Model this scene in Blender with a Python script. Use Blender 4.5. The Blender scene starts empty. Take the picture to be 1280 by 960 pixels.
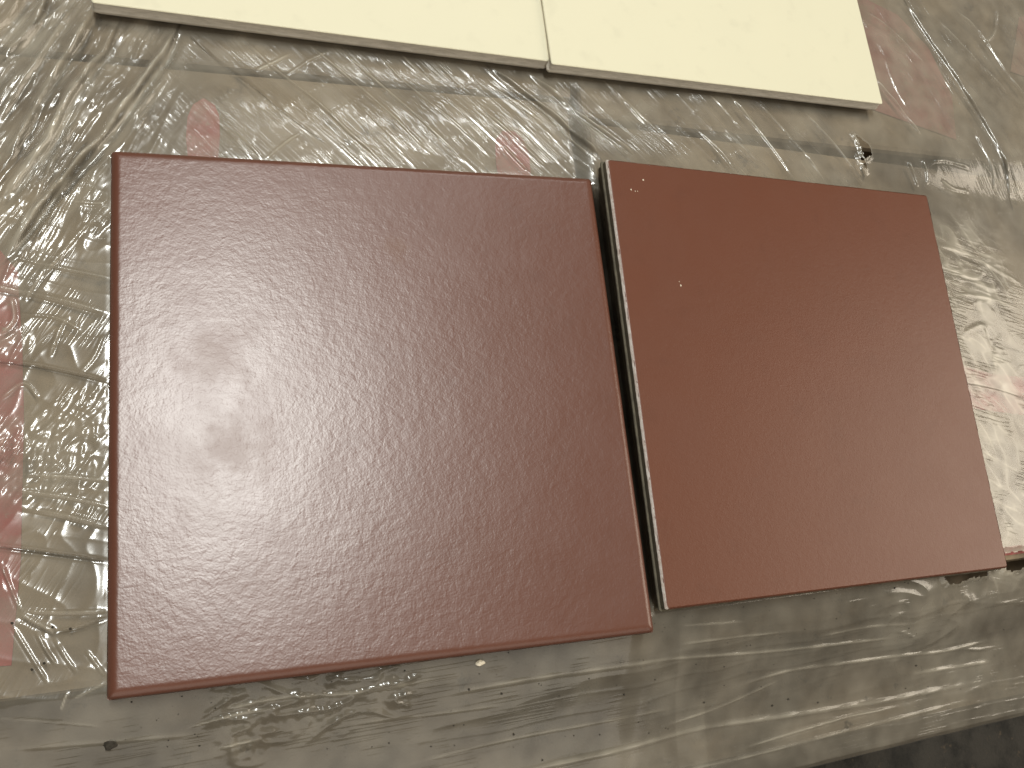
import bpy, bmesh, math, random
import numpy as np
from mathutils import Matrix, Vector

random.seed(4)
rng = np.random.default_rng(11)
scene = bpy.context.scene
COL = scene.collection

# ------------------------------------------------------------------ camera
FPX = 1100.0                                    # focal length in pixels of a 1280 px wide frame
CAM = np.array([-0.06452419, -0.08434364, 0.32808059])
RX = np.array([0.9468799594528707, -0.10461723014482394, 0.3040946851611886])      # right
RY = np.array([-0.021246914458283327, -0.963891029679522, -0.2654480203856725])    # down
RZ = np.array([0.3208845758406905, 0.24488633701677798, -0.9149118924396116])      # forward
cd = bpy.data.cameras.new('camera')
cam = bpy.data.objects.new('camera', cd)
COL.objects.link(cam)
cd.sensor_width = 36.0
cd.lens = FPX / 1280 * 36
cd.clip_start = 0.01
cd.clip_end = 60
cam.matrix_world = Matrix(((RX[0], -RY[0], -RZ[0], CAM[0]), (RX[1], -RY[1], -RZ[1], CAM[1]),
                           (RX[2], -RY[2], -RZ[2], CAM[2]), (0, 0, 0, 1)))
scene.camera = cam

# ------------------------------------------------------------------ light
world = bpy.data.worlds.new('World')
scene.world = world
world.use_nodes = True
bg = world.node_tree.nodes['Background']
bg.inputs[0].default_value = (1.0, 0.90, 0.74, 1)
bg.inputs[1].default_value = 0.13


def area(name, loc, target, sx, sy, power, colour):
    d = bpy.data.lights.new(name, 'AREA')
    d.shape = 'RECTANGLE'
    d.size, d.size_y = sx, sy
    d.energy = power
    d.color = colour
    o = bpy.data.objects.new(name, d)
    COL.objects.link(o)
    o.location = loc
    o.rotation_euler = (Vector(target) - Vector(loc)).to_track_quat('-Z', 'Y').to_euler()
    return o


area('ceiling_light', (-0.07, 0.54, 2.45), (-0.05, 0.0, 0), 0.30, 0.85, 48, (0.985, 1.0, 0.955))
area('far_glint_light', (0.75, 2.3, 2.45), (0.1, 0.1, 0), 1.2, 0.25, 16, (0.98, 1.0, 0.96))  # added unseen lamp, gives film streaks behind the tiles something to reflect
area('side_light', (3.3, -0.35, 1.75), (0.2, 0.0, 0), 2.4, 1.7, 52, (1.0, 0.88, 0.72))
area('front_light', (-0.4, -3.6, 1.7), (0.1, 0.1, 0.2), 6.0, 3.2, 50, (1.0, 0.93, 0.82))  # unseen fill panel standing in for room light bounced onto front faces

scene.view_settings.view_transform = 'Standard'
scene.view_settings.look = 'None'
scene.view_settings.exposure = 0.0
scene.view_settings.gamma = 1.0
scene.view_settings.use_curve_mapping = False
scene.cycles.max_bounces = 8
scene.cycles.transparent_max_bounces = 16
scene.cycles.caustics_reflective = False
scene.cycles.caustics_refractive = False


# ------------------------------------------------------------------ helpers
def at(u, v, z=0.0):
    """world point at height z seen at photograph pixel (u, v)"""
    d = RX * ((u - 640) / FPX) + RY * ((v - 480) / FPX) + RZ
    return CAM + d * ((z - CAM[2]) / d[2])


def sstep(a, b, x):
    t = np.clip((x - a) / (b - a), 0, 1)
    return t * t * (3 - 2 * t)


def _hash(ix, iy, seed):
    with np.errstate(over='ignore'):
        h = (ix.astype(np.uint32) * np.uint32(374761393) + iy.astype(np.uint32) * np.uint32(668265263)
             + np.uint32((seed * 2246822519) & 0xffffffff))
        h = (h ^ (h >> np.uint32(13))) * np.uint32(1274126177)
        h = h ^ (h >> np.uint32(16))
    return h


def noise(x, y, seed=0):
    """gradient noise, about -1..1"""
    ix = np.floor(x).astype(np.int64)
    iy = np.floor(y).astype(np.int64)
    fx = x - ix
    fy = y - iy
    ux = fx * fx * fx * (fx * (fx * 6 - 15) + 10)
    uy = fy * fy * fy * (fy * (fy * 6 - 15) + 10)

    def g(dx, dy):
        a = _hash(ix + dx, iy + dy, seed).astype(np.float64) * (2 * np.pi / 4294967296.0)
        return np.cos(a) * (fx - dx) + np.sin(a) * (fy - dy)
    a, b, c, d = g(0, 0), g(1, 0), g(0, 1), g(1, 1)
    return 1.5 * ((a * (1 - ux) + b * ux) * (1 - uy) + (c * (1 - ux) + d * ux) * uy)


def link(name, me, mat=None, parent=None):
    o = bpy.data.objects.new(name, me)
    COL.objects.link(o)
    if mat is not None:
        me.materials.append(mat)
    if parent is not None:
        o.parent = parent
    return o


def empty(name, label, cat, mat=None, group=None):
    o = bpy.data.objects.new(name, None)
    COL.objects.link(o)
    o.empty_display_size = 0.02
    o['label'] = label
    o['category'] = cat
    if group:
        o['group'] = group
    if mat is not None:
        o.matrix_world = mat
    return o


def mesh(name, verts, faces, smooth=False):
    me = bpy.data.meshes.new(name)
    me.from_pydata([tuple(v) for v in verts], [], faces)
    me.update()
    if smooth:
        me.polygons.foreach_set('use_smooth', [True] * len(me.polygons))
    return me


# ------------------------------------------------------------------ materials
class NT:
    def __init__(self, name):
        self.m = bpy.data.materials.new(name)
        self.m.use_nodes = True
        self.t = self.m.node_tree
        self.t.nodes.clear()
        self.out = self.t.nodes.new('ShaderNodeOutputMaterial')

    def n(self, kind, **kw):
        nd = self.t.nodes.new('ShaderNode' + kind)
        for k, v in kw.items():
            if k.startswith('i_'):
                key = k[2:]
                key = int(key) if key.isdigit() else key.replace('_', ' ')
                if hasattr(v, 'is_output') or isinstance(v, bpy.types.NodeSocket):
                    self.t.links.new(v, nd.inputs[key])
                else:
                    nd.inputs[key].default_value = v
            else:
                setattr(nd, k, v)
        return nd

    def noise(self, vec, scale, detail=3.0, rough=0.5, dist=0.0):
        return self.n('TexNoise', i_Vector=vec, i_Scale=scale, i_Detail=detail, i_Roughness=rough, i_Distortion=dist).outputs['Fac']

    def math(self, op, a, b=0.0, clamp=False):
        nd = self.n('Math', operation=op, use_clamp=clamp)
        for i, v in enumerate((a, b)):
            if isinstance(v, bpy.types.NodeSocket):
                self.t.links.new(v, nd.inputs[i])
            else:
                nd.inputs[i].default_value = v
        return nd.outputs[0]

    def ramp(self, fac, lo, hi, a=0.0, b=1.0):
        nd = self.n('MapRange', i_Value=fac)
        nd.inputs['From Min'].default_value = lo
        nd.inputs['From Max'].default_value = hi
        nd.inputs['To Min'].default_value = a
        nd.inputs['To Max'].default_value = b
        nd.interpolation_type = 'SMOOTHSTEP'
        return nd.outputs[0]

    def mix(self, fac, a, b):
        nd = self.n('Mix', data_type='RGBA')
        for key, v in ((0, fac), (6, a), (7, b)):
            if isinstance(v, bpy.types.NodeSocket):
                self.t.links.new(v, nd.inputs[key])
            else:
                nd.inputs[key].default_value = v if key == 0 else tuple(v) + (1,) * (4 - len(v))
        return nd.outputs[2]

    def done(self, shader):
        self.t.links.new(shader, self.out.inputs['Surface'])
        return self.m


def glaze(name, colour, colour2, rough, spec, grain, grain_scale, dimple, blots=(), variation=0.5):
    """glazed tile face: leather-like grain as fine relief, slight colour drift, dull blots where the gloss is worn"""
    t = NT(name)
    pos = t.n('TexCoord').outputs['Object']
    big = t.noise(pos, 26.0, 3.0)
    mid = t.noise(pos, 90.0, 4.0)
    col = t.mix(t.ramp(big, 0.35, 0.68, 0, variation * 0.5), colour, colour2)
    col = t.mix(t.ramp(mid, 0.55, 0.75, 0, 0.12), col, tuple(c * 0.6 for c in colour))
    r = t.math('ADD', rough, t.ramp(t.noise(pos, 55.0, 4.0, 0.6), 0.3, 0.75, -0.012, 0.018))
    sp = spec
    for (bx, by, br, ba) in blots:
        dv = t.n('VectorMath', operation='DISTANCE', i_0=pos, i_1=(bx, by, 0.009)).outputs['Value']
        wob = t.math('MULTIPLY', t.math('SUBTRACT', t.noise(pos, 120.0, 4.0, 0.65), 0.5), br * 2.4)
        k = t.ramp(t.math('ADD', dv, wob), br * 0.1, br * 1.25, ba, 0.0)
        r = t.math('ADD', r, t.math('MULTIPLY', k, 0.05))
        col = t.mix(t.math('MULTIPLY', k, 0.5), col, (0.16, 0.075, 0.042))
        sp = t.math('SUBTRACT', sp, t.math('MULTIPLY', k, spec * 0.30))
    ga = t.noise(pos, grain_scale, 1.6, 0.5, 0.25)
    gb = t.noise(pos, grain_scale * 0.27, 2.0, 0.5, 0.3)
    h = t.math('ADD', t.math('MULTIPLY', ga, grain), t.math('MULTIPLY', gb, dimple))
    bump = t.n('Bump', i_Height=h, i_Strength=1.0, i_Distance=0.001).outputs[0]
    b = t.n('BsdfPrincipled', i_Base_Color=col, i_Roughness=r, i_Specular_IOR_Level=sp, i_Normal=bump)
    return t.done(b.outputs[0])


def rough_mat(name, c1, c2, scale, rough=0.85, bump=0.3, bdist=0.0005, spec=0.2, stretch=(1, 1, 1), c3=None):
    t = NT(name)
    pos = t.n('TexCoord').outputs['Object']
    pos = t.n('Mapping', i_Vector=pos, i_Scale=stretch).outputs[0]
    f = t.noise(pos, scale, 5.0, 0.62)
    col = t.mix(t.ramp(f, 0.35, 0.68), c1, c2)
    if c3 is not None:
        col = t.mix(t.ramp(t.noise(pos, scale * 3.7, 4.0, 0.7), 0.60, 0.72, 0, 0.8), col, c3)
    bp = t.n('Bump', i_Height=t.noise(pos, scale * 9, 4.0, 0.7), i_Strength=bump, i_Distance=bdist).outputs[0]
    b = t.n('BsdfPrincipled', i_Base_Color=col, i_Roughness=rough, i_Specular_IOR_Level=spec, i_Normal=bp)
    return t.done(b.outputs[0])


M_red_rough = glaze('maroon_grained_glaze', (0.124, 0.043, 0.024), (0.131, 0.044, 0.026), 0.345, 0.84, 0.042, 1250.0, 0.095,
                    blots=((-0.064, 0.017, 0.014, 0.5), (-0.057, -0.018, 0.016, 0.55), (0.008, 0.062, 0.006, 0.9)))
M_red_smooth = glaze('maroon_matt_glaze', (0.136, 0.046, 0.024), (0.126, 0.045, 0.025), 0.37, 0.48, 0.045, 1300.0, 0.05)
M_cream = glaze('cream_matt_glaze', (0.735, 0.692, 0.512), (0.705, 0.667, 0.497), 0.50, 0.3, 0.03, 1100.0, 0.05, variation=0.6)
M_cream_body = rough_mat('beige_clay', (0.74, 0.69, 0.60), (0.60, 0.56, 0.48), 160, stretch=(1, 1, 4), bump=0.5)
M_dark_body = rough_mat('grey_clay', (0.16, 0.14, 0.10), (0.10, 0.088, 0.065), 150, stretch=(1, 1, 4), bump=0.5)
M_red_body = rough_mat('brown_clay', (0.17, 0.085, 0.055), (0.11, 0.060, 0.042), 150, bump=0.5)
M_worn = rough_mat('bare_glaze_rim', (0.80, 0.74, 0.68), (0.62, 0.52, 0.45), 420, rough=0.25, spec=0.8, bump=0.5)  # worn edge; its pale colour also paints the white gleam there
M_card = rough_mat('grey_cardboard', (0.34, 0.257, 0.168), (0.17, 0.130, 0.092), 15, bump=0.25, c3=(0.105, 0.082, 0.062))
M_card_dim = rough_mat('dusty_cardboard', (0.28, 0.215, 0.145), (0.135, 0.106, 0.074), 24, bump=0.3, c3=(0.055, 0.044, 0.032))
M_print = rough_mat('red_ink', (0.42, 0.085, 0.08), (0.36, 0.17, 0.14), 70, rough=0.6, bump=0.15, c3=(0.33, 0.24, 0.18))
M_print_faded = rough_mat('faded_red_ink', (0.36, 0.16, 0.13), (0.33, 0.24, 0.17), 40, rough=0.6, bump=0.15, c3=(0.33, 0.25, 0.17))
M_wood = rough_mat('pallet_wood', (0.22, 0.15, 0.085), (0.14, 0.095, 0.055), 20, stretch=(1, 9, 9), bump=0.6)
M_floor = rough_mat('dark_concrete', (0.046, 0.041, 0.034), (0.016, 0.015, 0.013), 22, rough=0.7, bump=0.8, bdist=0.003, c3=(0.09, 0.068, 0.046))
M_chip = rough_mat('pale_chip', (0.78, 0.70, 0.56), (0.68, 0.58, 0.42), 800)
M_grit = rough_mat('dark_grit', (0.035, 0.03, 0.022), (0.06, 0.05, 0.04), 900)


def film_material():
    t = NT('stretch_film')
    pos = t.n('TexCoord').outputs['Object']
    hz = t.n('Attribute', attribute_name='haze').outputs['Fac']
    haze = t.math('MULTIPLY', hz, 1.0, True)
    # fine stretch lines, pulled along the direction the film was drawn in
    pv = t.n('Attribute', attribute_name='pull_uv').outputs['Vector']
    nn = t.noise(pv, 1.0, 1.0, 0.5, 0.2)
    rd = t.math('POWER', t.math('SUBTRACT', 1.0, t.math('MULTIPLY', t.math('ABSOLUTE', t.math('SUBTRACT', nn, 0.5)), 5.0), True), 3.0)
    h = t.math('MULTIPLY', rd, t.n('Attribute', attribute_name='pull').outputs['Fac'])
    h = t.math('ADD', h, t.math('MULTIPLY', t.noise(pos, 300.0, 1.0), 0.10))
    bump = t.n('Bump', i_Height=h, i_Strength=1.0, i_Distance=0.00022).outputs[0]
    dirt = t.n('Attribute', attribute_name='fold_dirt').outputs['Fac']  # shadow beside folds, painted into the film's colours
    col = t.mix(dirt, (0.72, 0.65, 0.52), (0.10, 0.09, 0.07))
    tint = t.mix(dirt, (0.95, 0.945, 0.925), (0.35, 0.33, 0.29))
    dif = t.n('BsdfDiffuse', i_Color=col).outputs[0]
    trl = t.n('BsdfTranslucent', i_Color=col).outputs[0]
    milk = t.n('MixShader', i_0=0.35, i_1=dif, i_2=trl).outputs[0]
    clear = t.n('BsdfTransparent', i_Color=tint).outputs[0]
    body = t.n('MixShader', i_0=haze, i_1=clear, i_2=milk).outputs[0]
    g1 = t.n('BsdfGlossy', i_Color=(1, 1, 1, 1), i_Roughness=0.24, i_Normal=bump).outputs[0]
    g2 = t.n('BsdfGlossy', i_Color=(1, 1, 1, 1), i_Roughness=0.11, i_Normal=bump).outputs[0]
    gl = t.n('MixShader', i_0=0.35, i_1=g1, i_2=g2).outputs[0]
    fr = t.n('Fresnel', i_IOR=1.52, i_Normal=bump).outputs[0]
    fr = t.math('MULTIPLY', fr, 1.4, True)          # both faces of the film and its overlapping turns reflect
    return t.done(t.n('MixShader', i_0=fr, i_1=body, i_2=gl).outputs[0])



# ------------------------------------------------------------------ tile poses
T = 0.009
SIDE = 0.2


def pose(cx, cy, cz, nx, ny, rz):
    """matrix of a tile's base: centre of its top face (cx, cy, cz), slope of that face, turn about its normal"""
    n = Vector((-nx, -ny, 1)).normalized()
    x = Vector((math.cos(rz), math.sin(rz), 0))
    x = (x - n * x.dot(n)).normalized()
    y = n.cross(x)
    c = Vector((cx, cy, cz)) - n * T
    return Matrix(((x.x, y.x, n.x, c.x), (x.y, y.y, n.y, c.y), (x.z, y.z, n.z, c.z), (0, 0, 0, 1)))


P_L = pose(0, 0, 0, 0, 0, 0)
P_R = pose(0.20574, 0.00826, -0.00797, -0.0842, 0.0273, 0.0016)


def pose_by_front(a, b, z_a, z_b, side, ny):
    """a tile whose front edge runs from pixel a to pixel b (at heights z_a, z_b)"""
    A, B = at(*a, z_a), at(*b, z_b)
    d = (B - A)
    L = math.hypot(d[0], d[1])
    rz = math.atan2(d[1], d[0])
    nrm = np.array([-math.sin(rz), math.cos(rz)])
    sl = (z_b - z_a) / L
    mid = (A[:2] + B[:2]) / 2 + nrm * side / 2
    nx = sl * math.cos(rz) - ny * math.sin(rz)
    nyy = sl * math.sin(rz) + ny * math.cos(rz)
    return pose(mid[0], mid[1], (z_a + z_b) / 2 + ny * side / 2, nx, nyy, rz), L


P_C1, CS1 = pose_by_front((114, 1), (686.5, 75), -0.0035, -0.0035, 0.194, 0.0)
P_C2, CS2 = pose_by_front((688.5, 74), (1103, 125), -0.0015, -0.0105, 0.194, 0.0)
print('cream fronts', CS1, CS2)


def plane_z(P, x, y, up=0.0):
    """height of the plane 'up' above a tile's base at world (x, y)"""
    n = P.to_3x3() @ Vector((0, 0, 1))
    c = P.translation + n * up
    return c.z - (n.x * (x - c.x) + n.y * (y - c.y)) / n.z


def local_xy(P, x, y):
    Q = P.inverted()
    z = plane_z(P, x, y)
    return Q[0][0] * x + Q[0][1] * y + Q[0][2] * z + Q[0][3], Q[1][0] * x + Q[1][1] * y + Q[1][2] * z + Q[1][3]


TILES = ((P_L, 0.2), (P_R, 0.2), (P_C1, CS1), (P_C2, CS2))

# ------------------------------------------------------------------ the load's top: what the film rests on
EA, EB = at(0, 878, -0.012), at(1280, 700, -0.026)          # front edge of the cartons
E_SLOPE = (EB[1] - EA[1]) / (EB[0] - EA[0])


def y_edge(x):
    return EA[1] + (x - EA[0]) * E_SLOPE


YH = float(at(1085, 184, -0.018)[1])           # a seam between the right-hand cartons runs under the tear


def base_top(x, y):
    zl = plane_z(P_L, x, y) - 0.0004 - np.minimum(0.065 * np.clip(-0.102 - x, 0, None), 0.0034)
    zr = plane_z(P_R, x, y) - 0.0004
    row1 = np.where(x < 0.1, zl, zr)
    k = sstep(0.094, 0.106, x)
    row1 = zl * (1 - k) + zr * k
    z1 = plane_z(P_C1, x, y) - 0.0006
    z2 = plane_z(P_C2, x, y) - 0.0006
    k = sstep(0.082, 0.094, x)
    row2 = z1 * (1 - k) + z2 * k
    ym = 0.148 + (YH - 0.148) * sstep(0.075, 0.105, x)
    k = sstep(ym - 0.022, ym + 0.006, y)
    return row1 * (1 - k) + row2 * k


# the film hangs from the front edge down to a lower, protruding layer of cartons
LEDGE_DROP = 0.042
FA, FB = at(1000, 957, -0.066), at(1280, 889, -0.072)
F_SLOPE = (FB[1] - FA[1]) / (FB[0] - FA[0])


def y_front(x):
    return FA[1] + (x - FA[0]) * F_SLOPE


# ------------------------------------------------------------------ setting: floor, pallet, cartons
FLOOR_Z = -0.62
fl = link('floor', mesh('floor', [(-12, -12, FLOOR_Z), (12, -12, FLOOR_Z), (12, 12, FLOOR_Z), (-12, 12, FLOOR_Z)], [(0, 1, 2, 3)]), M_floor)
fl['kind'] = 'structure'


def bevel_box(name, verts8, mat, parent, bev=0.0015):
    bm = bmesh.new()
    vs = [bm.verts.new(v) for v in verts8]
    for f in ((3, 2, 1, 0), (4, 5, 6, 7), (0, 1, 5, 4), (1, 2, 6, 5), (2, 3, 7, 6), (3, 0, 4, 7)):
        bm.faces.new([vs[i] for i in f])
    if bev:
        bmesh.ops.bevel(bm, geom=list(bm.edges), offset=bev, segments=2, affect='EDGES', profile=0.5)
    me = bpy.data.meshes.new(name)
    bm.to_mesh(me)
    bm.free()
    return link(name, me, mat, parent)


def box8(x0, x1, y0, y1, z0, z1):
    return [(x0, y0, z0), (x1, y0, z0), (x1, y1, z0), (x0, y1, z0), (x0, y0, z1), (x1, y0, z1), (x1, y1, z1), (x0, y1, z1)]


def carton(label, corners, z0, top, mat, group='cartons on the pallet'):
    """corners: four (x, y) counter-clockwise from front left; top: function giving the lid's height"""
    c = np.mean(np.array(corners), axis=0)
    o = empty('carton', label, 'carton', Matrix.Translation((c[0], c[1], z0)), group)
    vs = [(x - c[0], y - c[1], 0.0) for x, y in corners] + [(x - c[0], y - c[1], float(top(x, y)) - z0) for x, y in corners]
    bevel_box('box', vs, mat, o, 0.003)
    return o, c, z0


def patch(name, parent, c, z0, outline, top, mat, lift=0.0005):
    """flat ink printed on a lid, outline in world (x, y)"""
    vs = [(x - c[0], y - c[1], float(top(x, y)) + lift - z0) for x, y in outline]
    return link(name, mesh(name, vs, [tuple(range(len(vs)))]), mat, parent)


LIDGAP = 0.0042
MID = -0.085


def lid_l(x, y): return plane_z(P_L, x, y) - 0.0004 - LIDGAP - 0.0006
def lid_r(x, y): return plane_z(P_R, x, y) - 0.0004 - LIDGAP
def lid_c1(x, y): return plane_z(P_C1, x, y) - 0.0006 - LIDGAP
def lid_c2(x, y): return plane_z(P_C2, x, y) - 0.0006 - LIDGAP


YB = 0.147
crt_l, c_l, z_l = carton('film-wrapped cardboard carton under the large-grained maroon tile', [(-0.34, y_edge(-0.34)), (0.0995, y_edge(0.0995)), (0.0995, YB), (-0.34, YB)], MID, lid_l, M_card)
crt_r, c_r, z_r = carton('film-wrapped cardboard carton with red lid edge under the smooth maroon tile', [(0.1062, y_edge(0.1062)), (0.55, y_edge(0.55)), (0.55, YH - 0.003), (0.1062, YH - 0.003)], MID, lid_r, M_card)
crt_b, c_b, z_b = carton('film-wrapped cardboard carton under the left cream tile', [(-0.34, 0.151), (0.104, 0.151), (0.104, 0.46), (-0.34, 0.46)], MID, lid_c1, M_card)
crt_c, c_c, z_c = carton('film-wrapped cardboard carton with faded red print under the right cream tile', [(0.107, YH + 0.003), (0.55, YH + 0.003), (0.55, 0.46), (0.107, 0.46)], MID, lid_c2, M_card)
yf = y_front(0.1) + 0.004
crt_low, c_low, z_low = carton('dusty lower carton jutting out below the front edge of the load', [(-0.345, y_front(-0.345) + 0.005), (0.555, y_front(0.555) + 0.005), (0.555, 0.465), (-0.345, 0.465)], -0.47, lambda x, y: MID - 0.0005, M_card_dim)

# pallet under the load
pal = empty('pallet', 'wooden pallet carrying the wrapped load, hidden below it', 'pallet', Matrix.Translation((0.1, 0.15, FLOOR_Z)))
for i in range(7):
    bevel_box('deck_board', box8(-0.55, 0.55, -0.33 + i * 0.098, -0.33 + i * 0.098 + 0.085, 0.128, 0.149), M_wood, pal, 0.002)
for i in range(3):
    bevel_box('bearer', box8(-0.55 + i * 0.505, -0.55 + i * 0.505 + 0.09, -0.33, 0.343, 0.0, 0.1275), M_wood, pal, 0.003)


# red printing on the lids (seen through the film)
def px(pts, z): return [tuple(at(u, v, z)[:2]) for u, v in pts]


patch('printed_mark', crt_l, c_l, z_l, px([(236, 205), (272, 205), (275, 165), (274, 140), (268, 126), (254, 118), (241, 126), (234, 142), (232, 168)], -0.011), lid_l, M_print)
patch('printed_mark', crt_l, c_l, z_l, px([(628, 235), (668, 235), (664, 190), (656, 170), (645, 160), (630, 160), (621, 172), (622, 200)], -0.011), lid_l, M_print)
patch('printed_band', crt_l, c_l, z_l, px([(-160, 845), (12, 832), (24, 700), (28, 520), (26, 430), (20, 335), (-10, 300), (-160, 300)], -0.011), lid_l, M_print)
patch('printed_band', crt_r, c_r, z_r, [(0.12, y_edge(0.12) + 0.0032), (0.515, y_edge(0.515) + 0.0032), (0.515, y_edge(0.515) + 0.0075), (0.12, y_edge(0.12) + 0.0075)], lid_r, M_print)
patch('printed_mark', crt_r, c_r, z_r, px([(1180, 505), (1340, 520), (1340, 470), (1250, 465), (1180, 450)], -0.028), lid_r, M_print)
patch('printed_mark', crt_c, c_c, z_c, px([(1085, 140), (1195, 175), (1190, 120), (1160, 60), (1120, 20), (1075, 0), (1060, -30), (1020, 60)], -0.027), lid_c2, M_print_faded)
patch('printed_mark', crt_c, c_c, z_c, px([(1262, 90), (1330, 110), (1330, 20), (1275, 20)], -0.030), lid_c2, M_print_faded)

# ------------------------------------------------------------------ stretch film
G = 0.0005
X0, X1 = -0.185, 0.440
Y1 = 0.290
xs = np.arange(X0, X1 + G / 2, G)
S_OUT = 0.16                                    # rows that run on down the front of the load
# rows: t >= 0 measured forward from Y_HINGE; the sheet bends downward along the lower carton's edge
ys = np.arange(Y1, -0.26, -G)
XX, YY = np.meshgrid(xs, ys)                    # rows from back to front


def film_rest(x, y):
    """where the unwrinkled film lies: world y, height, and how far it is on the front slope"""
    ye = y_edge(x)
    yfr = y_front(x)
    h = base_top(x, np.maximum(y, ye - 0.002))
    sl = np.clip((ye - 0.0015 - y) / (ye - yfr), 0, 1)
    zf = np.clip(-0.066 + (x - FA[0]) * (-0.006 / (FB[0] - FA[0])), -0.076, -0.058)
    sl = 0.75 * sl + 0.25 * sl * sl * (3 - 2 * sl) + 0.10 * np.sin(np.pi * sl) ** 2
    h = np.where(y < ye - 0.0015, h * (1 - sl) + zf * sl, h)
    over = np.clip(yfr - y, 0, None)            # beyond the lower edge the sheet bends straight down
    yw = np.where(over > 0, yfr - 0.005 * (1 - np.exp(-over / 0.005)), y)
    h = h - (over - 0.6 * 0.005 * (1 - np.exp(-over / 0.005))) * 1.6
    return yw, h, sstep(0.0, 0.02, ye - y)


YW, H, front = film_rest(XX, YY)

W = np.zeros_like(H)                            # wrinkles
DK = np.zeros_like(H)                           # shadow lines painted along folds and film edges
HZ = np.full_like(H, 0.20)                      # milkiness of the film


def zone(pts, soft):
    """weight of an elongated blob through image points [(u, v, radius_px)]"""
    out = np.zeros_like(H)
    for (u, v, r) in pts:
        p = at(u, v, -0.012 if v < 780 else -0.03)
        d = np.hypot(XX - p[0], YY - p[1]) / (r * 0.00033)
        out = np.maximum(out, 1 - sstep(1 - soft, 1 + soft, d))
    return out


def direction(a, b):
    p, q = at(*a, -0.012), at(*b, -0.012)
    d = (q - p)[:2]
    return d / np.hypot(*d)


def streak(x, y, d, along, across, seed, power=2.0, warp=0.0):
    """ridged noise stretched along direction d: sharp creases"""
    a = x * d[0] + y * d[1]
    b = -x * d[1] + y * d[0]
    if warp:
        b = b + warp * noise(x / 0.03, y / 0.03, seed + 50)
    n = noise(a / along, b / across, seed)
    return np.clip(1 - 1.6 * np.abs(n), 0, 1) ** power


def add(weight, fn):
    """add fn(x, y) to the wrinkles where a zone has weight"""
    k = weight > 0.004
    W[k] += weight[k] * fn(XX[k], YY[k])


D_UL = direction((0, 330), (215, 30))
D_MID = direction((420, 50), (580, 205))
D_RT = direction((1155, 0), (1270, 175))
D_H = direction((0, 455), (135, 480))
D_F = direction((600, 930), (1100, 830))
D_LC = direction((40, 640), (130, 510))
D_UP = direction((480, 130), (600, 60))

M_film = film_material()

z_ul = zone([(0, 60, 130), (90, 20, 110), (20, 180, 110), (130, 110, 70), (0, 290, 60), (-80, 100, 220), (-60, 250, 120)], 0.35)
z_left = zone([(70, 260, 90), (80, 380, 110), (70, 500, 120), (70, 640, 110), (60, 780, 100), (-60, 500, 200)], 0.5)
z_crump = zone([(85, 565, 48), (40, 590, 34), (115, 515, 26), (15, 560, 26), (112, 640, 16), (128, 280, 16), (10, 430, 20)], 0.6)
z_mid = zone([(300, 110, 120), (450, 130, 130), (600, 140, 130), (750, 150, 130), (900, 170, 110), (1030, 180, 80)], 0.4)
z_rt = zone([(1180, 80, 140), (1250, 180, 120), (1350, 60, 180)], 0.5)
z_rs = zone([(1240, 330, 90), (1260, 450, 90), (1270, 580, 90), (1290, 670, 70), (1380, 500, 150)], 0.5)
z_rlow = zone([(1250, 560, 60), (1265, 640, 60), (1290, 690, 50)], 0.5)
z_sp = zone([(310, 888, 40), (400, 870, 40), (480, 858, 30), (310, 930, 20)], 0.6)
z_rf = zone([(1180, 760, 60), (1250, 770, 60), (1270, 830, 40)], 0.6)

W += 0.0006 * noise(XX / 0.045, YY / 0.045, 1)
# upper left: bunched, roped film
add(z_ul, lambda x, y: 0.0014 * streak(x, y, D_UL, 0.14, 0.012, 5, 2.5, 0.004) + 0.0006 * streak(x, y, D_UL, 0.06, 0.0048, 6, 3, 0.002)
    + 0.0004 * streak(x, y, D_UL, 0.016, 0.0030, 7, 3, 0.002) + 0.00016 * noise(x / 0.004, y / 0.004, 8))
# left strip: criss-cross creases
add(z_left, lambda x, y: 0.00025 * streak(x, y, D_H, 0.12, 0.020, 15, 10, 0.002) + 0.0003 * streak(x, y, D_LC, 0.04, 0.016, 16, 10, 0.003)
    + 0.00005 * noise(x / 0.009, y / 0.009, 18))
add(z_crump, lambda x, y: 0.0008 * streak(x, y, D_LC, 0.016, 0.0045, 21, 3, 0.003) + 0.0004 * streak(x, y, D_LC, 0.008, 0.0026, 22, 3, 0.002)
    + 0.0002 * noise(x / 0.0026, y / 0.0026, 23))
# between the tiles: taut diagonal lines with little ladders of short dashes


def taut(x, y):
    a = x * D_MID[0] + y * D_MID[1]
    b = -x * D_MID[1] + y * D_MID[0]
    lad = np.clip(np.cos(2 * np.pi * (b / 0.0023 + 0.25 * noise(x / 0.01, y / 0.01, 31))), 0, 1) ** 3
    lm = sstep(0.32, 0.55, noise(a / 0.005, b / 0.016, 32) + 0.25 * noise(x / 0.03, y / 0.03, 33))
    return (0.00025 * lad * lm + 0.0005 * streak(x, y, D_MID, 0.30, 0.014, 34, 10) + 0.00012 * streak(x, y, D_MID, 0.08, 0.004, 35, 8)
            )


add(z_mid, taut)
# right
add(z_rt, lambda x, y: 0.0006 * streak(x, y, D_RT, 0.16, 0.018, 41, 8, 0.004) + 0.0001 * streak(x, y, D_RT, 0.05, 0.005, 42, 5, 0.003))
add(z_rs, lambda x, y: 0.00012 * streak(x, y, D_H, 0.030, 0.011, 45, 5, 0.003) + 0.00006 * noise(x / 0.005, y / 0.005, 46))
add(z_rlow, lambda x, y: 0.00022 * streak(x, y, direction((1200, 560), (1280, 580)), 0.06, 0.0042, 47, 2.5, 0.003))
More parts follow.
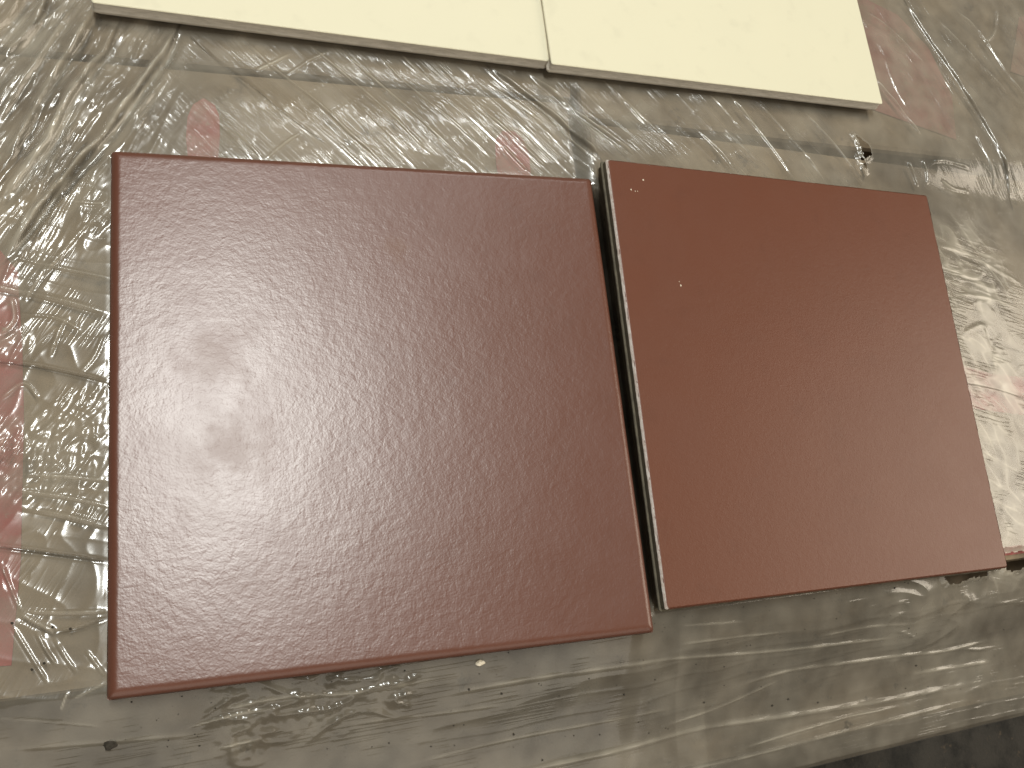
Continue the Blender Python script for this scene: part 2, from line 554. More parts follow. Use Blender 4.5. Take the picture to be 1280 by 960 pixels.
# front slope: long lazy folds along the edge
add(front, lambda x, y: 0.0008 * streak(x, y, D_F, 0.50, 0.034, 51, 5, 0.004) + 0.0002 * streak(x, y, D_F, 0.20, 0.010, 52, 8, 0.002))
add(z_sp, lambda x, y: 0.0022 * streak(x, y, D_F, 0.022, 0.0065, 55, 2.5, 0.003) + 0.0007 * noise(x / 0.003, y / 0.003, 56))
add(z_rf, lambda x, y: 0.0009 * streak(x, y, D_F, 0.04, 0.012, 57, 3, 0.006) + 0.0003 * noise(x / 0.007, y / 0.007, 58))

HZ += z_rs * (0.32 * streak(XX, YY, direction((1200, 330), (1280, 400)), 0.022, 0.008, 67, 4, 0.006) + 0.25 * noise(XX / 0.013, YY / 0.010, 68))
a_m = XX * D_MID[0] + YY * D_MID[1]
b_m = -XX * D_MID[1] + YY * D_MID[0]
HZ += z_ul * (0.10 + 0.22 * noise((XX * D_UL[0] + YY * D_UL[1]) / 0.16, (-XX * D_UL[1] + YY * D_UL[0]) / 0.007, 66)) + 0.09 * z_mid + 0.10 * z_crump + 0.12 * z_rs + 0.10 * z_rt + 0.03 * front + 0.10 * z_rf
HZ += 0.05 * noise(a_m / 0.06, b_m / 0.012, 61) * (z_mid + 0.3) + 0.06 * noise(XX / 0.03, YY / 0.02, 62)


def smooth_line(pts, n=8):
    P = np.array(pts, float)
    if len(P) < 3:
        return P
    Q = np.vstack([2 * P[0] - P[1], P, 2 * P[-1] - P[-2]])
    out = []
    for i in range(1, len(Q) - 2):
        for k in range(n):
            t = k / n
            out.append(0.5 * (2 * Q[i] + (Q[i + 1] - Q[i - 1]) * t + (2 * Q[i - 1] - 5 * Q[i] + 4 * Q[i + 1] - Q[i + 2]) * t * t
                              + (3 * Q[i] - Q[i - 1] - 3 * Q[i + 1] + Q[i + 2]) * t ** 3))
    out.append(P[-1])
    return np.array(out)


def crease(pts, h, w, sharp=1.0, groove=0.0, haze=0.15, zs=-0.012, dirt=0.0, seed=[0]):
    """a fold of the film along image points; 'sharp' < 1 steepens its right-hand side, which a groove may follow"""
    global W, HZ
    seed[0] += 1
    L = smooth_line([at(u, v, zs)[:2] for u, v in pts])
    m = 5 * w + 0.001
    j0, j1 = np.searchsorted(xs, [L[:, 0].min() - m, L[:, 0].max() + m])
    i0 = int(np.clip((Y1 - L[:, 1].max() - m) / G, 0, len(ys) - 1))
    i1 = int(np.clip((Y1 - L[:, 1].min() + m) / G, 0, len(ys)))
    if j1 <= j0 or i1 <= i0:
        return
    x, y = XX[i0:i1, j0:j1], YY[i0:i1, j0:j1]
    best = np.full(x.shape, 1e9)
    sd = np.zeros_like(x)
    al = np.zeros_like(x)
    tot = 0.0
    seglen = np.hypot(*(L[1:] - L[:-1]).T)
    total = seglen.sum()
    for k in range(len(L) - 1):
        d = (L[k + 1] - L[k]) / max(seglen[k], 1e-9)
        px_, py_ = x - L[k][0], y - L[k][1]
        t = np.clip(px_ * d[0] + py_ * d[1], 0, seglen[k])
        dx, dy = px_ - t * d[0], py_ - t * d[1]
        dd = np.hypot(dx, dy)
        up = dd < best
        best = np.where(up, dd, best)
        sd = np.where(up, np.sign(d[0] * py_ - d[1] * px_) * dd, sd)
        al = np.where(up, tot + t, al)
        tot += seglen[k]
    taper = sstep(0, 0.18, al / total) * sstep(0, 0.18, 1 - al / total)
    mod = (0.75 + 0.5 * noise(al / 0.012, al * 0 + seed[0] * 3.7, 71)) * taper
    wr = np.where(sd < 0, w * sharp, w)
    prof = np.exp(-(best / wr) ** 2)
    gr = np.exp(-((sd + 1.7 * w * (0.5 + 0.5 * sharp)) / (w * 0.7)) ** 2) if groove else 0.0
    W[i0:i1, j0:j1] += h * mod * prof - groove * h * taper * gr
    if dirt:  # dark line painted in place of the fold's shadow
        off = 1.15 * w * sharp if groove or sharp < 0.6 else 0.0
        DK[i0:i1, j0:j1] = np.maximum(DK[i0:i1, j0:j1], dirt * sstep(0, 0.1, taper) * (0.75 + 0.5 * noise(al / 0.009, al * 0 + seed[0] * 1.3, 73)) * np.exp(-((sd + off) / 0.00048) ** 2))
    HZ[i0:i1, j0:j1] += haze * mod * np.exp(-(best / (w * 0.8)) ** 2)  # milkier thick film on the crest, also painting the line's highlight


mm = 0.001
# roped folds, upper left
crease([(0, 338), (25, 300), (60, 252), (95, 215), (135, 170), (170, 122), (190, 90), (208, 60), (226, 18)], 4.2 * mm, 2.4 * mm, 0.30, 0.35, 0.55, dirt=0.9)
crease([(0, 262), (28, 222), (62, 178), (86, 132), (112, 92), (132, 62), (150, 15)], 3.2 * mm, 2.6 * mm, 0.35, 0.3, 0.45, dirt=0.7)
crease([(0, 78), (30, 45), (50, 15), (62, -20)], 2.0 * mm, 2.2 * mm, 0.35, 0.5, 0.2, dirt=0.8)
crease([(0, 215), (28, 172), (52, 126), (76, 84), (104, 38), (120, 0)], 2.4 * mm, 2.2 * mm, 0.4, 0.3, 0.35, dirt=0.6)
crease([(-10, 170), (20, 120), (50, 75), (90, 10)], 1.2 * mm, 1.6 * mm, 0.5, 0.2, 0.15)
crease([(-10, 40), (15, 15), (35, -20)], 1.4 * mm, 1.8 * mm, 0.5, 0.3, 0.15)
crease([(20, 300), (50, 240), (75, 190), (100, 150)], 1.0 * mm, 1.2 * mm, 0.6, 0.2, 0.15)
crease([(70, 238), (90, 205), (110, 180)], 1.0 * mm, 1.0 * mm, 0.4, 0.5, 0.0, dirt=0.6)
# taut diagonals between the tiles
for pts, h, w, hz in (
        ([(235, 40), (270, 72), (315, 108), (352, 142), (408, 184)], -0.9, 0.6, -0.05),
        ([(300, 45), (332, 75), (395, 130), (440, 175), (482, 207)], 0.7, 0.7, 0.12),
        ([(376, 45), (440, 100), (500, 160), (545, 206)], 0.8, 0.6, 0.2),
        ([(416, 52), (470, 100), (520, 150), (585, 212)], 1.0, 0.55, 0.25),
        ([(466, 60), (520, 115), (570, 160), (622, 210)], 0.7, 0.5, 0.2),
        ([(498, 62), (545, 108)], 0.7, 0.45, 0.2),
        ([(605, 100), (640, 125), (672, 152)], 0.6, 0.45, 0.25),
        ([(602, 140), (630, 165), (662, 192)], 0.8, 0.45, 0.3),
        ([(625, 183), (658, 218)], 0.9, 0.5, 0.3),
        ([(678, 138), (700, 165), (732, 204)], 0.8, 0.5, 0.25),
        ([(745, 92), (800, 140), (852, 195)], 0.7, 0.5, 0.2),
        ([(768, 110), (790, 135), (812, 160)], 0.6, 0.45, 0.15),
        ([(888, 112), (905, 128), (932, 158)], 0.8, 0.5, 0.25),
        ([(915, 112), (960, 165), (1002, 225)], 1.0, 0.7, 0.25),
        ([(950, 118), (1000, 170), (1045, 228)], 0.6, 0.6, 0.15),
        ([(872, 158), (895, 182), (922, 214)], 1.0, 0.6, 0.25),
        ([(1010, 130), (1050, 170), (1095, 225)], 0.6, 0.6, 0.15),
        ([(270, 150), (300, 175), (330, 205)], 0.5, 0.6, 0.1),
        ([(355, 95), (390, 72), (415, 62)], 0.5, 0.6, 0.2),
        ([(318, 88), (345, 75), (365, 64)], 0.6, 0.6, 0.25),
        ([(330, 205), (360, 180), (378, 170)], 0.5, 0.5, 0.2)):
    crease(pts, h * mm, w * mm, 0.7, 0.25, hz * 1.6, dirt=0.6 if h < 0 else 0.0)
crease([(606, 76), (650, 110), (700, 155), (752, 214)], 2.0 * mm, 1.5 * mm, 0.35, 0.4, 0.25, dirt=0.6)
crease([(655, 83), (700, 124), (742, 162), (795, 206)], 1.8 * mm, 1.3 * mm, 0.5, 0.2, 0.3)
crease([(690, 118), (735, 165), (780, 206)], 1.0 * mm, 0.7 * mm, 0.7, 0.2, 0.3)
# right
crease([(1140, -25), (1156, 0), (1180, 35), (1202, 66), (1226, 102), (1256, 146), (1282, 196), (1300, 250)], 1.4 * mm, 1.6 * mm, 0.4, 0.4, 0.2, dirt=0.6)
crease([(1104, 84), (1136, 120), (1168, 158)], 1.2 * mm, 0.9 * mm, 0.6, 0.2, 0.25)
crease([(1118, 60), (1132, 95), (1152, 128)], 0.9 * mm, 0.7 * mm, 0.6, 0.2, 0.25)
crease([(1090, 0), (1128, 24), (1176, 70)], 0.8 * mm, 0.8 * mm, 0.6, 0.2, 0.2)
crease([(1212, -5), (1246, 26), (1278, 72), (1310, 110)], 1.2 * mm, 1.0 * mm, 0.6, 0.2, 0.25)
crease([(1270, -10), (1268, 12), (1262, 28), (1250, 38)], 1.2 * mm, 0.9 * mm, 0.6, 0.2, 0.3)
crease([(1185, 5), (1230, 50), (1285, 104)], 1.0 * mm, 1.2 * mm, 0.6, 0.2, 0.2)
crease([(1236, 150), (1262, 196), (1270, 225)], 0.9 * mm, 0.8 * mm, 0.6, 0.2, 0.2)
crease([(1150, 190), (1158, 205), (1166, 222)], 1.6 * mm, 0.8 * mm, 0.6, 0.2, 0.25)
crease([(1168, 188), (1176, 204), (1178, 218)], 1.4 * mm, 0.8 * mm, 0.6, 0.2, 0.25)
crease([(1180, 192), (1200, 190), (1235, 198)], 1.2 * mm, 0.8 * mm, 0.6, 0.2, 0.25)
crease([(1195, 212), (1212, 222), (1236, 226)], 0.8 * mm, 0.9 * mm, 0.6, 0.2, 0.4)
for pts, h, w in (([(1172, 305), (1220, 318), (1290, 352)], 1.4, 1.2), ([(1186, 366), (1240, 369), (1290, 384)], 1.4, 1.1),
                  ([(1208, 476), (1250, 482), (1295, 494)], -1.2, 0.7), ([(1200, 420), (1235, 405), (1250, 430), (1290, 440)], 1.2, 1.6),
                  ([(1200, 340), (1225, 345), (1240, 335)], 1.0, 1.4), ([(1230, 560), (1290, 590)], 1.0, 0.9), ([(1240, 620), (1290, 640)], 1.0, 0.9)):
    crease(pts, 0.22 * h * mm, w * mm, 0.6, 0.1, 0.35, -0.024, dirt=0.45 if h < 0 else 0.0)
# left strip
for pts, h, w, hz in (([(-20, 449), (60, 461), (145, 482)], -1.2, 0.6, -0.05), ([(-20, 357), (60, 373), (145, 397)], 1.0, 1.0, 0.2),
                      ([(15, 323), (80, 338), (145, 352)], 0.9, 0.6, 0.25), ([(20, 394), (70, 399), (104, 416)], 0.9, 0.6, 0.25),
                      ([(-20, 681), (50, 690), (145, 703)], -1.2, 0.6, -0.05), ([(20, 594), (80, 597), (145, 603)], 0.9, 0.5, 0.3),
                      ([(15, 613), (80, 622), (145, 636)], 0.8, 0.5, 0.2), ([(20, 634), (80, 645), (145, 662)], 0.9, 0.9, 0.2),
                      ([(25, 764), (80, 766), (145, 764)], 0.9, 0.6, 0.3), ([(24, 766), (45, 778), (72, 791)], 1.4, 0.9, 0.35),
                      ([(68, 791), (100, 785), (140, 770)], -1.0, 0.5, 0.0), ([(12, 776), (38, 818), (62, 856)], 0.8, 0.45, 0.2),
                      ([(45, 788), (58, 812), (72, 832)], 0.8, 0.45, 0.2), ([(68, 796), (82, 820), (98, 842)], 0.8, 0.45, 0.25),
                      ([(108, 812), (120, 828), (134, 846)], 0.8, 0.45, 0.25), ([(0, 700), (14, 735), (26, 765)], 0.8, 0.5, 0.2),
                      ([(90, 255), (112, 258), (135, 258)], 0.9, 0.5, 0.3), ([(50, 350), (65, 335), (105, 290), (132, 275)], 0.9, 0.7, 0.25),
                      ([(30, 380), (55, 340), (62, 330)], 0.8, 0.6, 0.25), ([(62, 450), (78, 410), (90, 395)], 0.8, 0.6, 0.25),
                      ([(100, 470), (118, 450), (132, 420)], 0.8, 0.6, 0.3),
                      ([(0, 500), (30, 480), (50, 500)], 0.8, 0.6, 0.25), ([(0, 420), (18, 400), (14, 370)], 1.0, 0.8, 0.25)):
    crease(pts, h * mm, w * mm, 0.7, 0.2, hz, dirt=0.6 if h < 0 else 0.0)
# front slope
for pts, h, w, hz in (([(830, 783), (880, 780), (925, 777)], 1.0, 0.8, 0.2), ([(835, 806), (900, 798), (990, 789)], 1.2, 0.9, 0.2),
                      ([(780, 828), (850, 822), (960, 815), (1060, 805), (1145, 796)], 2.0, 1.3, 0.25),
                      ([(930, 862), (1000, 840), (1080, 830), (1160, 820), (1216, 815), (1290, 797)], 2.2, 1.6, 0.25),
                      ([(1028, 796), (1100, 783), (1155, 780)], 1.3, 1.0, 0.2), ([(850, 915), (930, 887), (1005, 850)], 1.2, 1.2, 0.2),
                      ([(600, 985), (780, 948), (900, 917), (1000, 903), (1150, 882), (1300, 853)], 3.0, 3.0, 0.2),
                      ([(500, 965), (640, 930), (800, 900), (880, 885)], 1.2, 1.5, 0.15), ([(540, 868), (640, 850), (760, 833), (830, 825)], 2.0, 2.0, 0.2),
                      ([(265, 886), (350, 869), (430, 864), (540, 846)], 2.2, 1.6, 0.2), ([(230, 908), (290, 890), (350, 880)], 1.6, 1.0, 0.2),
                      ([(270, 936), (300, 928), (330, 922)], 1.4, 0.9, 0.25), ([(960, 946), (1060, 916), (1120, 900), (1175, 890)], 2.4, 1.2, 0.3),
                      ([(840, 985), (980, 955), (1100, 925), (1290, 878)], 1.6, 1.6, 0.15), ([(0, 893), (70, 898), (140, 905)], 0.9, 1.2, 0.1),
                      ([(100, 870), (125, 858), (140, 850)], 1.4, 0.7, 0.3), ([(85, 885), (92, 868), (96, 860)], 1.2, 0.7, 0.3),
                      ([(1180, 845), (1230, 838), (1295, 828)], 1.8, 2.0, 0.25), ([(420, 905), (520, 895), (640, 880)], 1.0, 1.4, 0.1),
                      ([(0, 935), (130, 925), (260, 915)], 1.0, 2.0, 0.1)):
    crease(pts, 0.42 * h * mm, 0.55 * w * mm, 0.6, 0.15, hz * 1.5, -0.032 if h > 1.4 else -0.028)

# the tiles press the film flat
for P, side in TILES:
    lx, ly = local_xy(P, XX, YY)
    d = np.maximum(np.abs(lx), np.abs(ly)) - side / 2       # > 0 outside the tile
    W *= 0.15 + 0.85 * sstep(-0.002, 0.006, d)
    lim = plane_z(P, XX, YY) - 0.00025
    cap = np.where(d < 0.0012, lim, 1e3)
    W = np.minimum(W, cap - H)
# it never dips into the lids either
lid = np.where(YY > y_edge(XX) + 0.002, -0.0010, -0.006)
W = np.maximum(W, lid * (1 - sstep(0.143, 0.145, YY) * (1 - sstep(0.150, 0.152, YY))) - 0.0015 * (sstep(0.143, 0.145, YY) * (1 - sstep(0.150, 0.152, YY))))
# the film sags a little into the gap between the two rows of cartons
W -= 0.0001 * sstep(0.142, 0.146, YY) * (1 - sstep(0.149, 0.153, YY))

# and deep into the seam between the two front cartons, under the gap between the maroon tiles
seam = np.exp(-((XX - 0.1030 - 0.0016 * YY) / 0.0022) ** 2) * sstep(-0.092, -0.080, YY) * (1 - sstep(0.085, 0.100, YY))
W -= 0.030 * seam
HZ -= 0.3 * seam  # seam depth and clearer film put in to deepen the gap's shade

# where two turns of the film overlap on the front it is denser
ba, bb = at(840, 772, -0.02), at(846, 960, -0.06)
bl_ = ba[0] + (YY - ba[1]) * (bb[0] - ba[0]) / (bb[1] - ba[1])
HZ += 0.05 * front * sstep(-0.0003, 0.0003, XX - bl_) * (1 - sstep(-0.0003, 0.0003, XX - bl_ - 0.0155))

# tears
tear = np.zeros(H.shape, bool)
rim = np.zeros_like(H)


def rip(pts, zs, seed, rag=0.0006, lip=0.0016):
    global tear, rim
    L = np.array([at(u, v, zs)[:2] for u, v in pts])
    x, y = XX + rag * noise(XX / 0.0016, YY / 0.0016, seed), YY + rag * noise(XX / 0.0016, YY / 0.0016, seed + 1)
    ins = np.zeros(H.shape, bool)
    dist = np.full(H.shape, 1e9)
    n = len(L)
    for k in range(n):
        (x1, y1), (x2, y2) = L[k], L[(k + 1) % n]
        c = ((y1 > y) != (y2 > y)) & (x < (x2 - x1) * (y - y1) / (y2 - y1 + 1e-12) + x1)
        ins ^= c
        dx, dy = x2 - x1, y2 - y1
        t = np.clip(((x - x1) * dx + (y - y1) * dy) / (dx * dx + dy * dy), 0, 1)
        dist = np.minimum(dist, np.hypot(x - x1 - t * dx, y - y1 - t * dy))
    tear |= ins
    rim = np.maximum(rim, np.where(ins, 0, lip * np.exp(-(dist / 0.0018) ** 2)))


rip([(1073, 166), (1080, 172), (1090, 178), (1093, 190), (1085, 196), (1080, 182)], -0.016, 81)
rip([(1078, 194), (1083, 197), (1088, 208), (1084, 206)], -0.016, 83, 0.0003)
rip([(1176, 716), (1205, 716), (1235, 712), (1238, 719), (1213, 722), (1202, 728), (1188, 729), (1180, 724)], -0.026, 85)
rip([(1256, 692), (1275, 690), (1300, 686), (1300, 700), (1282, 711), (1272, 713), (1262, 711)], -0.026, 87)
W += rim
HZ += rim * 150
brd = np.minimum(np.minimum(XX - X0, X1 - XX), Y1 - YY)
fade = sstep(0.0, 0.012, brd)
W = W * fade + (1 - fade) * 0.0006 * noise(XX / 0.045, YY / 0.045, 1)
ZZ = H + W

# drop what lies pressed flat deep under the tiles, and the torn bits
keep = ~tear
for P, side in TILES:
    lx, ly = local_xy(P, XX, YY)
    keep &= ~(np.maximum(np.abs(lx), np.abs(ly)) < side / 2 - 0.012)
kq = keep[:-1, :-1] & keep[1:, :-1] & keep[:-1, 1:] & keep[1:, 1:]
nr, nc = XX.shape
ii, jj = np.nonzero(kq)
idx = ii * nc + jj
quads = np.stack([idx, idx + nc, idx + nc + 1, idx + 1], 1)
used = np.unique(quads)
remap = np.full(nr * nc, -1, np.int64)
remap[used] = np.arange(len(used))
quads = remap[quads].astype(np.int32)
co = np.stack([XX.ravel()[used], YW.ravel()[used], ZZ.ravel()[used]], 1).astype(np.float32)
# coarser film around the wrinkled middle, down over the sides and the back of the load
GC = 0.004
gx = np.unique(np.round(np.concatenate([np.arange(X0, -0.37, -GC)[::-1], np.linspace(X0, xs[-1], 157), np.arange(xs[-1], 0.585, GC)]), 6))
gy = np.unique(np.round(np.concatenate([np.arange(ys[-1], Y1 + 1e-6, GC), np.arange(Y1, 0.50, GC)]), 6))[::-1]
CX, CY = np.meshgrid(gx, gy)
cyw, ch, cfront = film_rest(np.clip(CX, -0.343, 0.553), np.minimum(CY, 0.463))
ch = ch + 0.0006 * noise(CX / 0.045, CY / 0.045, 1) + 0.0005 * noise(CX / 0.05, CY / 0.012, 2) * sstep(0, 0.03, np.maximum(np.maximum(X0 - CX, CX - xs[-1]), CY - Y1))
ox = np.maximum(np.maximum(-0.345 - CX, CX - 0.555), 0)
oy = np.maximum(CY - 0.465, 0)
ch = ch - 8.0 * np.maximum(ox, oy)
cxw = np.clip(CX, -0.345 - 0.004, 0.555 + 0.004)
cyw = np.where(CY > 0.465, np.minimum(CY, 0.469), cyw)
e = 1e-5
inside = (CX > X0 + e) & (CX < xs[-1] - e) & (CY < Y1 - e)
ni, nj = CX.shape
cut = (CX[:-1, :-1] > X0 - e) & (CX[1:, 1:] < xs[-1] + e) & (CY[:-1, :-1] < Y1 + e)
i2, j2 = np.nonzero(~cut)
ci = i2 * nj + j2
cq = np.stack([ci, ci + nj, ci + nj + 1, ci + 1], 1)
n_fine = len(used)
co = np.concatenate([co, np.stack([cxw.ravel(), cyw.ravel(), ch.ravel()], 1).astype(np.float32)])
quads = np.concatenate([quads, (cq + n_fine).astype(np.int32)])
n_coarse = ni * nj
print('film', len(used), 'verts', len(quads), 'quads')
me = bpy.data.meshes.new('film_sheet')
me.vertices.add(len(co))
me.vertices.foreach_set('co', co.ravel())
me.loops.add(quads.size)
me.loops.foreach_set('vertex_index', quads.ravel())
me.polygons.add(len(quads))
me.polygons.foreach_set('loop_start', np.arange(0, quads.size, 4, dtype=np.int32))
me.update(calc_edges=True)
me.polygons.foreach_set('use_smooth', np.ones(len(quads), bool))
ZN = ((z_mid, D_MID, 0.11, 0.0016, 0.9), (0.6 * z_rt, D_RT, 0.10, 0.0022, 0.6), (z_ul, D_UL, 0.05, 0.0019, 0.9), (0.8 * front, D_F, 0.14, 0.0024, 0.45),
      (np.maximum(z_crump, 0.10 * z_left) * (1 - front), D_LC, 0.020, 0.0021, 0.9), (0.5 * z_rs, D_H, 0.025, 0.0024, 0.75))
wt = np.stack([z for z, *_ in ZN])
best = wt.argmax(0)
srt = np.sort(wt, axis=0)
pull = np.zeros_like(H)
PU, PVv = np.zeros_like(H), np.zeros_like(H)
for k, (z, d, al, ac, amp) in enumerate(ZN):
    m = best == k
    x, y = XX[m], YY[m]
    gate = 0.06 + 0.94 * sstep(-0.05, 0.45, noise(x / 0.022, y / 0.022, 90 + k) + 0.5 * noise(x / 0.008, y / 0.008, 99 + k))
    pull[m] = amp * gate * sstep(0, 0.25, srt[-1][m] - srt[-2][m])
    PU[m] = (x * d[0] + y * d[1]) / al + 13.0 * k
    PVv[m] = (-x * d[1] + y * d[0]) / ac + 7.0 * k
HZ *= 1 + 0.35 * noise(XX / 0.016, YY / 0.016, 63) + 0.2 * noise(XX / 0.006, YY / 0.006, 64)
for an, av in (('haze', np.clip(HZ, 0.04, 0.9)), ('pull', pull), ('fold_dirt', np.clip(DK, 0, 0.85))):
    at_ = me.attributes.new(an, 'FLOAT', 'POINT')
    at_.data.foreach_set('value', np.concatenate([av.ravel()[used], np.full(n_coarse, {'haze': 0.28, 'pull': 0.25, 'fold_dirt': 0.0}[an])]).astype(np.float32))
at_ = me.attributes.new('pull_uv', 'FLOAT_VECTOR', 'POINT')
at_.data.foreach_set('vector', np.concatenate([np.stack([PU.ravel()[used], PVv.ravel()[used], np.zeros(len(used))], 1),
                                               np.stack([CX.ravel() / 0.1, CY.ravel() / 0.006, np.zeros(n_coarse)], 1)]).astype(np.float32).ravel())
me.update()
film = link('stretch_film', me, M_film)
film['label'] = 'clear wrinkled stretch film wrapped over the cartons under all four tiles'
film['category'] = 'plastic film'


# ------------------------------------------------------------------ tiles
def ring(half, corner, n_side, n_corner):
    """outline of a rounded square, counter-clockwise, evenly cut"""
    pts = []
    c = half - corner
    for q in range(4):
        a0 = q * math.pi / 2 - math.pi / 2
        cx, cy = [(c, -c), (c, c), (-c, c), (-c, -c)][q]
        for k in range(n_corner + 1):
            a = a0 + (math.pi / 2) * k / n_corner
            pts.append((cx + corner * math.cos(a), cy + corner * math.sin(a)))
        p = pts[-1]
        a1 = a0 + math.pi / 2
        nx_, ny_ = [(c, c), (-c, c), (-c, -c), (c, -c)][q]
        e = (nx_ + corner * math.cos(a1), ny_ + corner * math.sin(a1))
        for k in range(1, n_side):
            t = k / n_side
            pts.append((p[0] + (e[0] - p[0]) * t, p[1] + (e[1] - p[1]) * t))
    return pts


def loft(name, levels, corner, mat, parent, cap_top=False, cap_bottom=False, jitter=0.0, n_side=60, seed=1, smooth=True, only=None):
    """levels: [(half, z)] from the bottom up"""
    vs, fs = [], []
    n = None
    for li, (half, z) in enumerate(levels):
        r = ring(half, min(corner, half * 0.5), n_side, 4)
        n = len(r)
        P = np.array(r)
        if jitter:
            k = np.arange(n)
            j = jitter * (noise(k * 0.37 + seed * 9.1, k * 0 + li * 1.7, seed) + 0.6 * noise(k * 0.9, k * 0 + li * 3.1, seed + 5))
            P = P * (1 + (j / half))[:, None]
            zz = z + 0.5 * j
        else:
            zz = np.full(n, z)
        vs += [(P[i, 0], P[i, 1], zz[i]) for i in range(n)]
    for li in range(len(levels) - 1):
        for i in range(n):
            a, b = li * n + i, li * n + (i + 1) % n
            if only and not only(vs[a], vs[b]):
                continue
            fs.append((a, b, b + n, a + n))
    if cap_top:
        fs.append(tuple(range((len(levels) - 1) * n, len(levels) * n)))
    if cap_bottom:
        fs.append(tuple(reversed(range(n))))
    return link(name, mesh(name, vs, fs, smooth), mat, parent)


def face_sheet(name, half, edge, drop, top, corner, mat, parent, wave=0.0, n=96, seed=1):
    """glazed face: a fine grid whose border rolls down over 'edge' metres by 'drop'"""
    k = np.linspace(0, 1, n + 1)
    # denser towards the borders
    u = np.concatenate([-half + edge * 1.3 * np.linspace(0, 1, 16)[:-1] ** 1.6, np.linspace(-half + edge * 1.3, half - edge * 1.3, n), half - edge * 1.3 * np.linspace(1, 0, 16)[1:] ** 1.6])
    X, Y = np.meshgrid(u, u)
    # pull the corners in to a rounded outline
    ax, ay = np.abs(X), np.abs(Y)
    c = half - corner
    ox, oy = np.clip(ax - c, 0, None), np.clip(ay - c, 0, None)
    m = np.maximum(ox, oy)
    hyp = np.hypot(ox, oy)
    f = np.where(hyp > 1e-9, m / np.maximum(hyp, 1e-9), 1.0)
    ax2, ay2 = np.minimum(ax, c) + ox * f, np.minimum(ay, c) + oy * f
    X2, Y2 = np.sign(X) * ax2, np.sign(Y) * ay2
    d = half - np.maximum(ax, ay)
    rag = edge * (1 + 0.07 * noise(X / 0.006, Y / 0.006, seed + 3) * (1 if wave else 0))
    qx, qy = np.clip(1 - (half - ax) / rag, 0, 1), np.clip(1 - (half - ay) / rag, 0, 1)
    t = np.minimum((qx ** 5 + qy ** 5) ** 0.2, 1)
    Z = top - drop * (0.12 * t * t + 0.88 * (1 - np.sqrt(np.clip(1 - t * t, 0, 1))))
    if wave:
        fade = 0.25 + 0.75 * sstep(0, edge * 2, d)
        Z = Z + wave * fade * (noise(X / 0.011, Y / 0.011, seed) + 0.5 * noise(X / 0.0055, Y / 0.0055, seed + 1) + 1.4 * noise(X / 0.035, Y / 0.035, seed + 2))
    N = len(u)
    vs = np.stack([X2.ravel(), Y2.ravel(), Z.ravel()], 1).tolist()
    fs = [(i * N + j, i * N + j + 1, (i + 1) * N + j + 1, (i + 1) * N + j) for i in range(N - 1) for j in range(N - 1)]
    return link(name, mesh(name, vs, fs, True), mat, parent)


# grained maroon tile with cushioned edges
t1 = empty('ceramic_tile', 'maroon square tile with leathery grain and rounded edges, catching the lamp glare', 'tile', P_L, 'maroon tiles')
face_sheet('glazed_face', 0.0998, 0.0036, 0.0032, T, 0.0008, M_red_rough, t1, wave=0.000035, seed=7)
loft('body', [(0.0975, 0.0), (0.0985, 0.0008), (0.0990, 0.0030), (0.0998, 0.0036), (0.0999, T - 0.0032)], 0.0016, M_red_body, t1, cap_bottom=True, jitter=0.00008, seed=3)

# smooth maroon tile, sharp worn edge
t2 = empty('ceramic_tile', 'smooth matt maroon square tile with pale worn left edge, on the right', 'tile', P_R, 'maroon tiles')
face_sheet('glazed_face', 0.0992, 0.0007, 0.00035, T, 0.0012, M_red_smooth, t2, wave=0.000006, seed=17)
loft('body', [(0.0988, 0.0), (0.0994, 0.0004), (0.0996, 0.0038), (0.1004, 0.0042), (0.1003, 0.0047), (0.0996, 0.0050), (0.0997, T - 0.0012)], 0.0012, M_dark_body, t2, cap_bottom=True, jitter=0.00007, seed=5, n_side=120, smooth=False)
loft('worn_rim', [(0.0997, T - 0.0012), (0.0996, T - 0.0008), (0.09905, T - 0.00005)], 0.0012, M_worn, t2, jitter=0.00012, seed=8, n_side=160, only=lambda a, b: a[0] < -0.0982 and b[0] < -0.0982)
loft('rim', [(0.0997, T - 0.0012), (0.0996, T - 0.0008), (0.09905, T - 0.00005)], 0.0012, M_red_smooth, t2, jitter=0.00012, seed=8, n_side=160, only=lambda a, b: not (a[0] < -0.0982 and b[0] < -0.0982))

# cream tiles
for P, CS, lab, sd in ((P_C1, CS1, 'cream square tile at the back left, partly out of frame', 31), (P_C2, CS2, 'cream square tile at the back right with its right corner showing', 41)):
    c = empty('ceramic_tile', lab, 'tile', P, 'cream tiles')
    hh = CS / 2
    face_sheet('glazed_face', hh, 0.0009, 0.0005, T, 0.0012, M_cream, c, seed=sd, n=40)
    loft('body', [(hh - 0.0020, 0.0), (hh - 0.0012, 0.0006), (hh - 0.0003, 0.0024), (hh + 0.0003, 0.0032), (hh + 0.0003, 0.0044), (hh - 0.0002, 0.0050), (hh - 0.0002, T - 0.0016), (hh, T - 0.0005)], 0.0013,
         M_cream_body, c, cap_bottom=True, jitter=0.00009, seed=sd, n_side=110)


# ------------------------------------------------------------------ small things
def pebble(name, loc, r, mat, seed, squash=(1, 1, 0.6), parent=None):
    bm = bmesh.new()
    bmesh.ops.create_icosphere(bm, subdivisions=2, radius=1.0)
    rr = random.Random(seed)
    for v in bm.verts:
        k = 1 + rr.uniform(-0.25, 0.25)
        v.co = Vector((v.co.x * squash[0], v.co.y * squash[1], v.co.z * squash[2])) * r * k
    me = bpy.data.meshes.new(name)
    bm.to_mesh(me)
    bm.free()
    o = link(name, me, mat, parent)
    o.location = loc
    return o


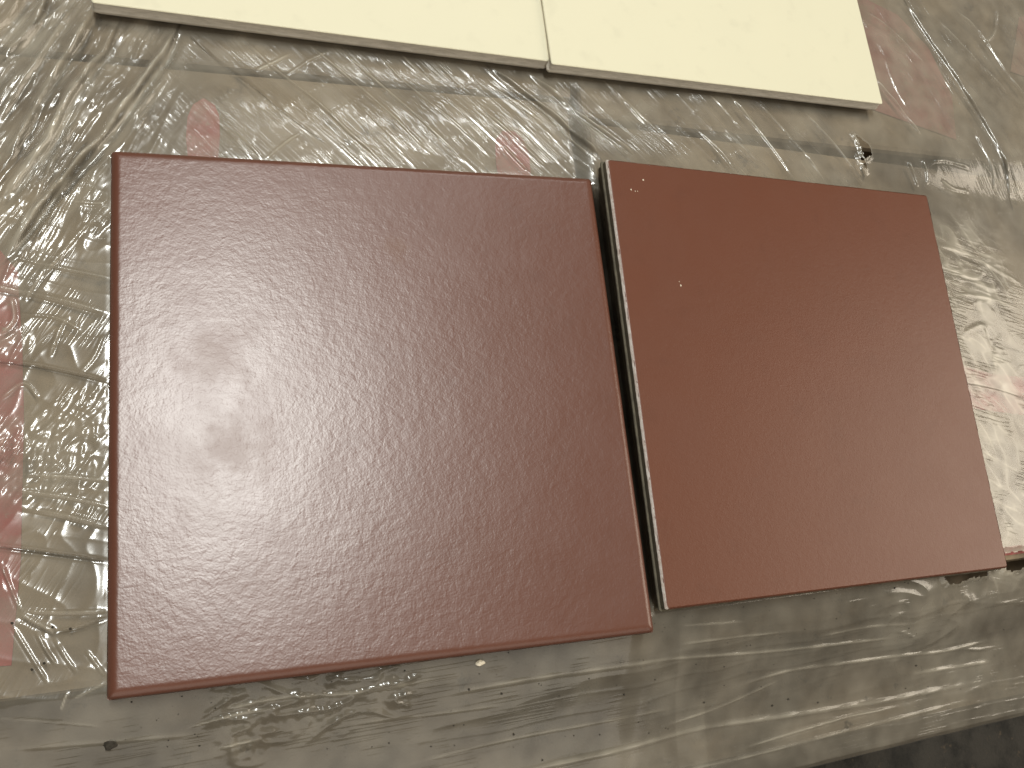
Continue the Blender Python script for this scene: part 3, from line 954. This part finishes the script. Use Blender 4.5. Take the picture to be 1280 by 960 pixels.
def film_z(x, y):
    i = int(round((Y1 - y) / G))
    j = int(round((x - X0) / G))
    return float(ZZ[min(max(i, 0), nr - 1), min(max(j, 0), nc - 1)])


def on_film(u, v):
    z = -0.02
    for _ in range(8):
        p = at(u, v, z)
        z = film_z(p[0], p[1])
    return Vector((p[0], p[1], z))


p = on_film(600, 829)
o = pebble('tile_chip', p + Vector((0, 0, 0.0006)), 0.0014, M_chip, 3, (1.2, 0.8, 0.6))
o['label'] = 'tiny pale chip lying on the film in front of the grained maroon tile'
o['category'] = 'chip'
p = on_film(138, 931)
o = pebble('grit_crumb', p + Vector((0, 0, 0.0006)), 0.0018, M_grit, 5, (1.2, 0.9, 0.6))
o['label'] = 'dark crumb of grit on the film at the lower left'
o['category'] = 'crumb'

# specks of dirt on the film: too small to count
bm = bmesh.new()
rr = random.Random(9)
spots = [(u, v) for u, v in ((627, 867), (586, 862), (642, 918), (678, 950), (880, 878), (965, 882), (985, 874), (1022, 878), (1145, 832), (15, 779), (66, 784), (40, 837), (55, 829), (88, 786), (1118, 735), (780, 868))]
spots += [(rr.uniform(150, 1270), rr.uniform(0, 1)) for _ in range(130)]
for i, (u, v) in enumerate(spots):
    if i >= 16:
        v = 890 - (u / 1280) * 180 + v ** 1.3 * 150 - 5
    r = 0.0005 if i < 16 else 0.00016 + 0.00022 * rr.random() ** 2
    p = on_film(u, v) + Vector((0, 0, r * 0.4))
    res = bmesh.ops.create_icosphere(bm, subdivisions=1, radius=r)
    for w_ in res['verts']:
        w_.co = Vector((w_.co.x * rr.uniform(0.7, 1.5), w_.co.y, w_.co.z * 0.6)) + p
me = bpy.data.meshes.new('dirt_specks')
bm.to_mesh(me)
bm.free()
o = link('dirt_specks', me, M_grit)
o['kind'] = 'stuff'
o['label'] = 'dark specks of dirt scattered over the film at the front'
o['category'] = 'dirt'

# pale flecks on the smooth tile
Q = P_R.inverted()
for i, (u, v, r) in enumerate(((804, 225, 0.0004), (789, 237, 0.00035), (794, 239, 0.0002), (797, 239, 0.0002), (851, 357, 0.0004), (849, 352, 0.0002))):
    g = at(u, v, 0.0)
    for _ in range(6):
        g = at(u, v, plane_z(P_R, g[0], g[1], T))
    pebble('pale_fleck', Q @ Vector(g), r, M_chip, 20 + i, (1, 1.2, 0.4), t2)
